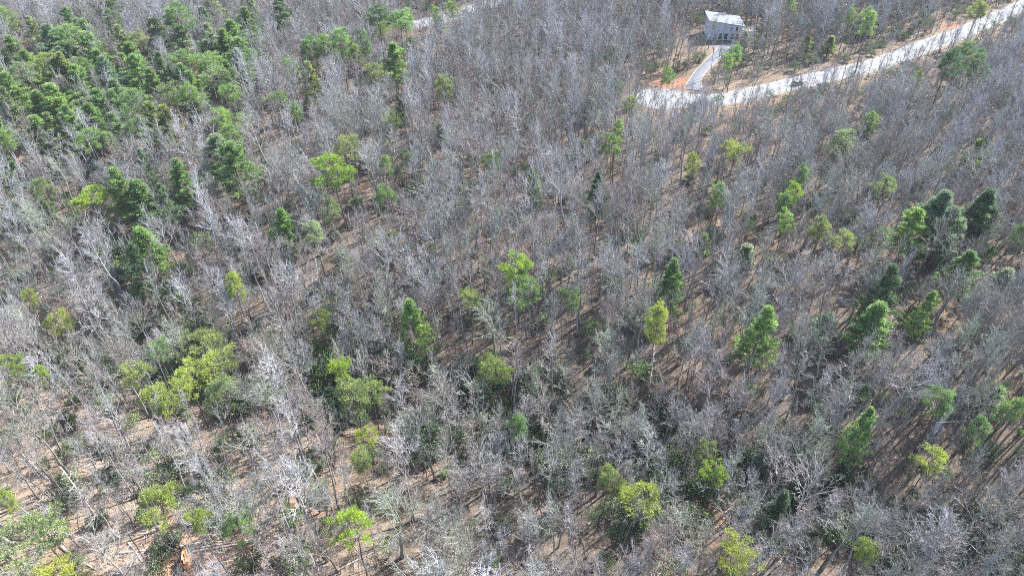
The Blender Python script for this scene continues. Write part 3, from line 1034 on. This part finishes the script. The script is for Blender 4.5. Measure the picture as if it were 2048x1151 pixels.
label_all(items, 'evergreens')

# ------------------------------------------------------------------ where the bare trees stand


def jitter_grid(step, seed):
    r = np.random.default_rng(seed)
    X, Y = np.meshgrid(np.arange(-345, 346, step), np.arange(20, 440, step))
    X = X + (np.arange(X.shape[0])[:, None] % 2) * step * .5
    P = np.stack([X, Y], -1).reshape(-1, 2) + r.uniform(-.46, .46, (X.size, 2)) * step
    return P, r


def in_frame(P, h, mx=260, mt=140, mb=120):
    z = ground_z(P[:, 0], P[:, 1])
    ax, ay, _ = proj(P[:, 0], P[:, 1], z)
    bx, by, _ = proj(P[:, 0], P[:, 1], z + h)
    return (np.maximum(ax, bx) > -mx + 120) & (np.minimum(ax, bx) < 2048 + mx + 60) & (by < 1151 + mb) & (ay > -mt), z


def road_front(P):
    """1 on the strip of young growth just below the road and the turning circle."""
    f = np.zeros(len(P))
    ry = np.interp(P[:, 0], ROAD_S[:, 0], ROAD_S[:, 1])
    m_ = (P[:, 0] > BULB[0] - 14) & (P[:, 1] < ry) & (P[:, 1] > ry - 42)
    f[m_] = sstep(42, 20, (ry - P[:, 1])[m_])
    m_ = (np.abs(P[:, 0] - (HX - 6)) < 17) & (P[:, 1] < HY) & (P[:, 1] > BULB[1])
    f[m_] = np.maximum(f[m_], .9)
    by = np.interp(P[:, 0], BACK_S[:, 0], BACK_S[:, 1])
    m_ = (P[:, 0] > BACK_S[0, 0] + 4) & (P[:, 0] < BACK_S[-1, 0] - 25) & (P[:, 1] < by) & (P[:, 1] > by - 45)
    f[m_] = np.maximum(f[m_], .85)
    return f


def free_ground(P, gap):
    dr_ = dist_line(P[:, 0], P[:, 1], ROAD_C)
    ok = dr_ > 5.5 + gap * .4
    ry_ = np.interp(P[:, 0], ROAD_S[:, 0], ROAD_S[:, 1])
    ok &= ~((P[:, 1] > ry_) & (dr_ < 19) & (np.sin(P[:, 0] * 37.7 + P[:, 1] * 11) > -.75) & (P[:, 0] > BULB[0] - 14) & (gap > 1))
    ok &= np.hypot(P[:, 0] - BULB[0], P[:, 1] - BULB[1]) > 13
    ok &= dist_line(P[:, 0], P[:, 1], BACK_C) > 6.5
    ok &= dist_line(P[:, 0], P[:, 1], DRIVE_C) > 4.2
    hx, hy = P[:, 0] - HOUSE_C[0], P[:, 1] - HOUSE_C[1]
    ok &= ~((np.abs(hx) < 11) & (np.abs(hy) < 9)) & ~((hx > -22) & (hx < 14) & (hy > -14) & (hy < 3) & (np.sin(P[:, 0] * 12.9) > -.35)) & ~((hx > -20) & (hx < -4) & (hy > -15) & (hy < 4))
    return ok


def off_evergreens(P, f, least):
    ok = np.ones(len(P), bool)
    for ex, ey, er in EVXY:
        dx, dy = P[:, 0] - ex, P[:, 1] - ey
        ok &= np.hypot(dx, dy) > max(least, er * f)
        if f > .5 and er > 1.2:                                            # open ground on the side the pine is seen from
            L = math.hypot(ex, ey)
            ux, uy = -ex / L, -ey / L
            along, side = dx * ux + dy * uy, np.abs(dx * uy - dy * ux)
            ok &= ~((along > 0) & (along < 8 + er) & (side < er * .9 + 1.0))
    return ok


P, r_ = jitter_grid(3.9, 5)
ok, Z = in_frame(P, 23)
P = P[ok]
P = P[free_ground(P, 2) & off_evergreens(P, .85, 1.8)]
fr = road_front(P)
dens = .95 - .56 * fr
dc = np.hypot(P[:, 0] - clr[0] + 12, (P[:, 1] - clr[1]) * 1.3)
dens -= .50 * (1 - sstep(14, 40, dc))
dens -= .30 * (1 - sstep(10, 36, np.hypot(P[:, 0] - c2[0], P[:, 1] - c2[1])))
gap_n = np.sin(P[:, 0] * .083 + 1.1) * np.sin(P[:, 1] * .071 + .3) + .6 * np.sin(P[:, 0] * .19 - P[:, 1] * .13)
dens -= .28 * sstep(.35, 1.1, gap_n)
P = P[r_.random(len(P)) < dens]
fr = road_front(P)
Z = ground_z(P[:, 0], P[:, 1])
N = len(P)
hs = (.58 + .46 * r_.random(N) ** 1.2) * (1 - .36 * fr)
ws = hs * (.90 + .40 * r_.random(N))
var = r_.integers(0, len(BARE), N)
rot = r_.random(N) * 6.283
Hh = np.array([b[2] for b in BARE])[var] * hs
cxp, cyp, dep = proj(P[:, 0], P[:, 1], Z + Hh * .75)
bxp, byp, _ = proj(P[:, 0], P[:, 1], Z)
seen = (cxp > 15) & (cxp < 2033) & (cyp > 10) & (cyp < 1141)
size = np.where(seen, Hh * (1 + .3 * (ws / hs)) / dep, 0)
order = np.argsort(-size)
single = order[:296]
rest = order[296:]
for k in range(len(BARE)):                                  # every form is met at least once among the single trees
    if not np.any(var[single] == k):
        var[single[k]] = k

TINTS = [((.275, .263, .26), 'grey'), ((.325, .318, .312), 'pale grey'), ((.26, .232, .222), 'brown-grey'), ((.28, .305, .25), 'greenish grey')]
WORDS = {True: 'broad-crowned', False: 'narrow-crowned'}
items, first_of = [], {}
for q in single:
    k = int(var[q])
    ti = TINTS[[0, 0, 1, 2, 3][random.randrange(5)]]
    sc = (float(ws[q]), float(ws[q]), float(hs[q]))
    e = plant('bare_hardwood', BARE[k], (P[q, 0], P[q, 1], Z[q] - .1), float(rot[q]), sc, ti[0], tuple(c * .9 for c in ti[0]), (random.gauss(0, .035), random.gauss(0, .035)))
    tag(e, None, 'bare tree', 'leafless hardwoods of the forest')
    first_of.setdefault(k, e)
    wide = BARE[k][3] * ws[q] > 4.3
    items.append((e, f'{ti[1]} {WORDS[bool(wide)]} leafless tree', float(cxp[q]), float(cyp[q]), None))

# snags and pale leaning boles that stand out
for n, (px, py, tilt, lab) in enumerate([
    (1902, 585, (.05, -.10), 'white dead tree with stub limbs beside the leaning green pine on the right'),
    (1305, 745, (0, .05), 'thin white dead trunk among shadows right of the centre'),
    (155, 985, (.0, -.05), 'pale straight dead trunk on the open slope at the bottom left'),
]):
    x, y, z = at(px, py, 9)
    e = plant('dead_tree', SNAG[n % 2], (x, y, z - .1), n * 1.7, (.9, .9, .95), (.58, .56, .53), (.55, .53, .5), tilt)
    tag(e, lab, 'dead tree', 'dead white trees')

for px, py, k, sc, lab in ((1391, 127, 9, .62, 'low spreading bare tree on the tan bank left of the driveway'), (1427, 107, 7, .75, 'dark upright bare tree at the left edge of the driveway bend'),
                           (1416, 98, 5, .60, 'bushy bare tree in front of the left half of the house'), (1438, 116, 3, .62, 'thin bare tree right beside the driveway below the house'), (1372, 150, 11, .6, 'bare tree between the red clay bank and the driveway')):
    x, y, z = at(px, py)
    e = plant('bare_hardwood', BARE[k], (x, y, z - .1), px * .37, (sc, sc, sc), (.33, .31, .29), (.22, .195, .175), (.03, -.02))
    tag(e, lab, 'bare tree', 'leafless hardwoods of the forest')
x, y = on_plane(1462, 84, PAD_Z)
e = plant('red_twigged_tree', SAPS[1], (x + 1, y - 2.2, PAD_Z), .6, (.85, .85, .6), (.33, .10, .13), (.2, .12, .11))
tag(e, 'small pinkish red twigged tree in front of the house windows', 'small tree')
label_all(items, 'leafless trees')


def scatter(name, pairs, P, Z, var, rot, sx, sz, colour, label, cat, tilt=.03):
    """The many others of a kind: points on the ground that carry a real tree each."""
    me = bpy.data.meshes.new(name)
    me.from_pydata(np.stack([P[:, 0], P[:, 1], Z], 1).tolist(), [], [])
    n = len(P)
    for nm, typ, key, val in (('variant', 'INT', 'value', var.astype(np.int32)), ('turn', 'FLOAT_VECTOR', 'vector', np.stack([rng.normal(size=n) * tilt, rng.normal(size=n) * tilt, rot], 1).astype(np.float32).ravel()),
                              ('size', 'FLOAT_VECTOR', 'vector', np.stack([sx, sx, sz], 1).astype(np.float32).ravel())):
        a = me.attributes.new(nm, typ, 'POINT')
        a.data.foreach_set(key, val)
    o = link(name, me)
    o.color = (*colour, 1)
    tag(o, label, cat, None, 'stuff')
    ng = bpy.data.node_groups.new(name, 'GeometryNodeTree')
    ng.interface.new_socket('Geometry', in_out='INPUT', socket_type='NodeSocketGeometry')
    ng.interface.new_socket('Geometry', in_out='OUTPUT', socket_type='NodeSocketGeometry')
    gi, go = ng.nodes.new('NodeGroupInput'), ng.nodes.new('NodeGroupOutput')
    iop = ng.nodes.new('GeometryNodeInstanceOnPoints')
    jall = ng.nodes.new('GeometryNodeJoinGeometry')
    for objs in pairs:
        j = ng.nodes.new('GeometryNodeJoinGeometry')
        for ob in objs:
            oi = ng.nodes.new('GeometryNodeObjectInfo')
            oi.transform_space = 'ORIGINAL'
            oi.inputs['Object'].default_value = ob
            oi.inputs['As Instance'].default_value = False
            ng.links.new(oi.outputs['Geometry'], j.inputs[0])
        g2i = ng.nodes.new('GeometryNodeGeometryToInstance')
        ng.links.new(j.outputs[0], g2i.inputs[0])
        ng.links.new(g2i.outputs[0], jall.inputs[0])

    def named(nm, dt):
        a = ng.nodes.new('GeometryNodeInputNamedAttribute')
        a.data_type = dt
        a.inputs['Name'].default_value = nm
        return a.outputs['Attribute']

    ng.links.new(gi.outputs[0], iop.inputs['Points'])
    ng.links.new(jall.outputs[0], iop.inputs['Instance'])
    iop.inputs['Pick Instance'].default_value = True
    ng.links.new(named('variant', 'INT'), iop.inputs['Instance Index'])
    e2r = ng.nodes.new('FunctionNodeEulerToRotation')
    ng.links.new(named('turn', 'FLOAT_VECTOR'), e2r.inputs[0])
    ng.links.new(e2r.outputs[0], iop.inputs['Rotation'])
    ng.links.new(named('size', 'FLOAT_VECTOR'), iop.inputs['Scale'])
    ng.links.new(iop.outputs[0], go.inputs[0])
    md = o.modifiers.new('scatter', 'NODES')
    md.node_group = ng
    return o


pairs = [tuple(first_of[k].children) for k in range(len(BARE))]
scatter('bare_forest', pairs, P[rest], Z[rest] - .1, var[rest], rot[rest], ws[rest], hs[rest], (.305, .30, .308), 'leafless grey hardwood forest covering the far slopes', 'forest')

# ------------------------------------------------------------------ understorey: thin saplings, and evergreen shrubs
P2, r2 = jitter_grid(4.4, 9)
ok, _ = in_frame(P2, 9, 160, 60, 60)
P2 = P2[ok]
P2 = P2[free_ground(P2, 1) & off_evergreens(P2, .3, 1.0)]
d2 = np.full(len(P2), .85) + .25 * np.exp(-(gully_s(P2[:, 0], P2[:, 1]) / 25) ** 2)
d2 -= .10 * (1 - sstep(14, 40, np.hypot(P2[:, 0] - clr[0] + 12, (P2[:, 1] - clr[1]) * 1.3)))
P2 = P2[r2.random(len(P2)) < d2]
Z2 = ground_z(P2[:, 0], P2[:, 1])
n2 = len(P2)
proto = []
pp = [at(560, 1090), at(1120, 1010), at(860, 1040), at(1300, 1080)]
for k, pr in enumerate(SAPS):
    e = plant('sapling', pr, (pp[k][0], pp[k][1], pp[k][2] - .05), k, (1, 1, 1), (.30, .27, .25), (.27, .24, .22))
    tag(e, ['slender bare sapling on the open floor left of the bottom vivid pine', 'low bare sapling among crowns at the bottom centre', 'tall thin bare pole at the bottom, left of centre', 'short bushy bare sapling near the bottom, right of centre'][k], 'sapling')
    proto.append(tuple(e.children))
s2 = .7 + .6 * r2.random(n2)
scatter('bare_saplings', proto, P2, Z2 - .05, r2.integers(0, 4, n2), r2.random(n2) * 6.28, s2, s2 * (.85 + .3 * r2.random(n2)), (.26, .25, .248), 'thin bare saplings filling the forest floor between the trees', 'undergrowth', .09)

# evergreen shrubs: thick along the hollow, scattered elsewhere
P3, r3 = jitter_grid(4.2, 21)
ok, _ = in_frame(P3, 3, 130, 30, 40)
P3 = P3[ok]
P3 = P3[free_ground(P3, 1)]
sg = gully_s(P3[:, 0], P3[:, 1])
pn = np.sin(P3[:, 0] * .11 + 2) * np.sin(P3[:, 1] * .09 + 1) + .5 * np.sin(P3[:, 0] * .05 + P3[:, 1] * .16)
p3 = .27 + .20 * (P3[:, 0] < -15) * (P3[:, 1] < 160) + .75 * np.exp(-(sg / 11.0) ** 2) + .20 * sstep(.3, 1.0, pn) * (P3[:, 1] < 190)
P3 = P3[r3.random(len(P3)) < p3]
Z3 = ground_z(P3[:, 0], P3[:, 1])
n3 = len(P3)
v3 = np.where(np.abs(gully_s(P3[:, 0], P3[:, 1])) < 12, r3.integers(0, 4, n3), r3.integers(0, 6, n3))
s3 = .6 + .8 * r3.random(n3)
sx3, sy3, dp3 = proj(P3[:, 0], P3[:, 1], Z3 + 1.5)
sz3 = np.where((sx3 > 10) & (sx3 < 2038) & (sy3 > 10) & (sy3 < 1141), s3 / dp3, 0)
o3 = np.argsort(-sz3)
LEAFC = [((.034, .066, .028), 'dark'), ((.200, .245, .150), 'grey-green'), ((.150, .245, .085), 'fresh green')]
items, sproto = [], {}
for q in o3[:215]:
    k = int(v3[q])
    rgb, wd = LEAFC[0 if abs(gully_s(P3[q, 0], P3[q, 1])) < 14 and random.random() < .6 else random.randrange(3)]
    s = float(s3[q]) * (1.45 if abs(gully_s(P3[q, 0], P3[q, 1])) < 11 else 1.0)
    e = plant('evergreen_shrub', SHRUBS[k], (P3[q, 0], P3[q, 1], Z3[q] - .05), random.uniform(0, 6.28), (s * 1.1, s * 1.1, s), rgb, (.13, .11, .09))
    tag(e, None, 'shrub', 'evergreen shrubs under the bare trees')
    sproto.setdefault(k, tuple(e.children))
    items.append((e, f'{wd} {"tall" if SHRUBS[k][2] * s > 3.4 else "low" if SHRUBS[k][2] * s < 2.3 else "knee-high" if SHRUBS[k][2] * s < 1.2 else "rounded"} evergreen shrub', float(sx3[q]), float(sy3[q]), None))
label_all(items, 'shrubs')
if n3 > 215:
    q = o3[215:]
    scatter('undergrowth', [sproto[k] for k in range(6)], P3[q], Z3[q] - .05, v3[q], r3.random(len(q)) * 6.28, s3[q], s3[q], (.170, .225, .115), 'scattered green undergrowth on the far forest floor', 'undergrowth', .05)

# ------------------------------------------------------------------ fallen logs, brush, the upturned root plate
M_LOG = plain('weathered_log', (.34, .30, .265), .9, .25, 1.6)
LOGS = [((360, 1105), (525, 1082), .26, 'long pale fallen log right of the red root plate'), ((235, 1108), (400, 1085), .20, 'grey fallen log left of the red root plate'), ((120, 1092), (190, 1140), .22, 'brown fallen log slanting down at the bottom left corner'),
        ((255, 1085), (300, 1140), .17, 'short fallen log end-on to the root plate clearing'), ((400, 1095), (560, 1070), .16, 'thin pale log lying above the long log'), ((40, 905), (130, 985), .22, 'thick broken trunk leaning down the left slope'),
        ((260, 1070), (470, 1048), .15, 'thin dark log across the floor below the golden pine'), ((660, 1150), (800, 1075), .18, 'fallen log in shadow right of the bottom vivid pine'), ((570, 1140), (640, 1085), .14, 'pale branch lying left of the bottom vivid pine'),
        ((150, 760), (235, 745), .16, 'fallen log on the bare red slope at the left'), ((1545, 590), (1575, 625), .22, 'two-metre-thick shadowed log right of centre among long shadows'), ((1830, 680), (1905, 700), .15, 'pale fallen pole under the right-hand trees'),
        ((890, 335), (925, 312), .2, 'pale fallen trunk in the brown clearing above the centre'), ((1080, 735), (1100, 700), .15, 'short fallen log on brown leaves at the centre'), ((430, 1125), (520, 1115), .13, 'slim branch on the ground right of the root plate')]
LOGS[10] = (*LOGS[10][:3], 'dark fallen log right of centre, lying among long tree shadows')
for (a, b, r, lab) in LOGS:
    A, B = at(*a), at(*b)
    mid = Vector(((A[0] + B[0]) / 2, (A[1] + B[1]) / 2, 0))
    mid.z = float(ground_z(mid.x, mid.y)) + r * .7
    pa, pb = Vector((A[0], A[1], A[2] + r * .8)) - mid, Vector((B[0], B[1], B[2] + r * .5)) - mid
    mm = MB()
    pts, rad = [], []
    sd = Vector((-(pb - pa).y, (pb - pa).x, 0)).normalized()
    for i in range(9):
        f = i / 8
        p = pa.lerp(pb, f)
        p = p + sd * math.sin(f * 5 + r * 40) * .12
        p.z = float(ground_z(p.x + mid.x, p.y + mid.y)) + r * .7 - mid.z
        pts.append(p)
        rad.append(r * (1 - .6 * f))
    mm.tube(pts, rad, 8)
    o = link('fallen_log', mm.mesh('fallen_log', M_LOG, True), None, mid)
    tag(o, lab, 'log', 'fallen logs on the forest floor')
    mb = MB()
    for j in range(7):
        i = 3 + j % 5
        d = (pb - pa).normalized() * .6 + sd * random.choice((-1, 1)) * random.uniform(.4, .9) + Vector((0, 0, random.uniform(.1, .7)))
        l = random.uniform(.8, 2.6)
        mb.tube([pts[i], pts[i] + d * l * .5, pts[i] + d * l + Vector((0, 0, .1))], [.05, .035, .012], 4, False)
    link('branch_stub', mb.mesh('branch_stub', M_LOG), o)

rx, ry, rz = at(377, 1127)
root = link('root_plate', None, None, (rx, ry, rz))
root.rotation_euler = (0, 0, .35)
tag(root, 'upturned root plate with red clay and dark hollow, bottom left', 'root plate')
b = bmesh.new()
bmesh.ops.create_icosphere(b, subdivisions=3, radius=1.0)
for vv in b.verts:
    n_ = vv.co.copy()
    k = 1 + .22 * math.sin(n_.x * 9 + 1) * math.sin(n_.y * 8) + .18 * math.sin(n_.z * 11 + n_.x * 4)
    vv.co = Vector((n_.x * .55, n_.y * 1.5, n_.z * 1.5 + 1.0)) * k
me = bpy.data.meshes.new('clay_mass')
b.to_mesh(me)
b.free()
me.materials.append(M_CLAY)
link('clay_mass', me, root)
mm = MB()
for j in range(26):
    t = j * 2.4
    c = Vector((-.4, math.cos(t) * .8, 1.1 + math.sin(t) * .8))
    e_ = Vector((random.uniform(-1.2, -.3), math.cos(t) * random.uniform(1.5, 2.3), 1.2 + math.sin(t) * random.uniform(1.3, 2.1)))
    mm.tube([c, (c + e_) * .5 + Vector((-.2, 0, 0)), e_], [.09, .06, .015], 5, False)
link('roots', mm.mesh('roots', M_DARK), root)['kind'] = 'stuff'

# fallen sticks on the floor, too many to count
tw = Twigs()
for reg, n in (((clr[0] - 12, clr[1] + 2, 34, 24), 2600), ((c2[0], c2[1], 30, 22), 1500), ((0, 110, 110, 55), 2400)):
    X = reg[0] + rng.normal(size=n) * reg[2] * .6
    Y = reg[1] + rng.normal(size=n) * reg[3] * .6
    Zs = ground_z(X, Y) + .06
    az = rng.random(n) * 6.28
    l = rng.uniform(.8, 4.2, n)
    A = np.stack([X, Y, Zs], 1)
    C = np.stack([X + np.cos(az) * l, Y + np.sin(az) * l, ground_z(X + np.cos(az) * l, Y + np.sin(az) * l) + .08], 1)
    B = (A + C) * .5 + np.stack([rng.normal(size=n) * .15, rng.normal(size=n) * .15, rng.random(n) * .25], 1)
    tw.add(A, B, C, .02 + .012 * l)
tag(link('fallen_sticks', tw.mesh('fallen_sticks', M_LOG)), 'pale sticks and brush lying on the leaf litter', 'sticks', None, 'stuff')

# ------------------------------------------------------------------ the air
if HAZE_DENSITY > 0:
    hm = bpy.data.materials.new('haze')
    hm.use_nodes = True
    nt = hm.node_tree
    nt.nodes.remove(nt.nodes['Principled BSDF'])
    pv = nt.nodes.new('ShaderNodeVolumePrincipled')
    pv.inputs['Color'].default_value = (.86, .91, 1.0, 1)
    pv.inputs['Density'].default_value = HAZE_DENSITY
    nt.links.new(pv.outputs[0], nt.nodes['Material Output'].inputs['Volume'])
    zlo, zhi = float(GZ.min()) - 1.0, CAM_H + 6.0
    hz = link('haze', MB().box((0, 550, (zlo + zhi) / 2), (3100, 2400, zhi - zlo)).mesh('haze', hm))
    tag(hz, 'thin pale air over the whole forest', None, None, 'stuff')
    S.cycles.volume_bounces = 0
S.cycles.max_bounces = 6
S.cycles.transparent_max_bounces = 4
print('single', len(single), 'rest', len(rest), 'saplings', n2, 'shrubs', n3, 'evergreens', len(ever))
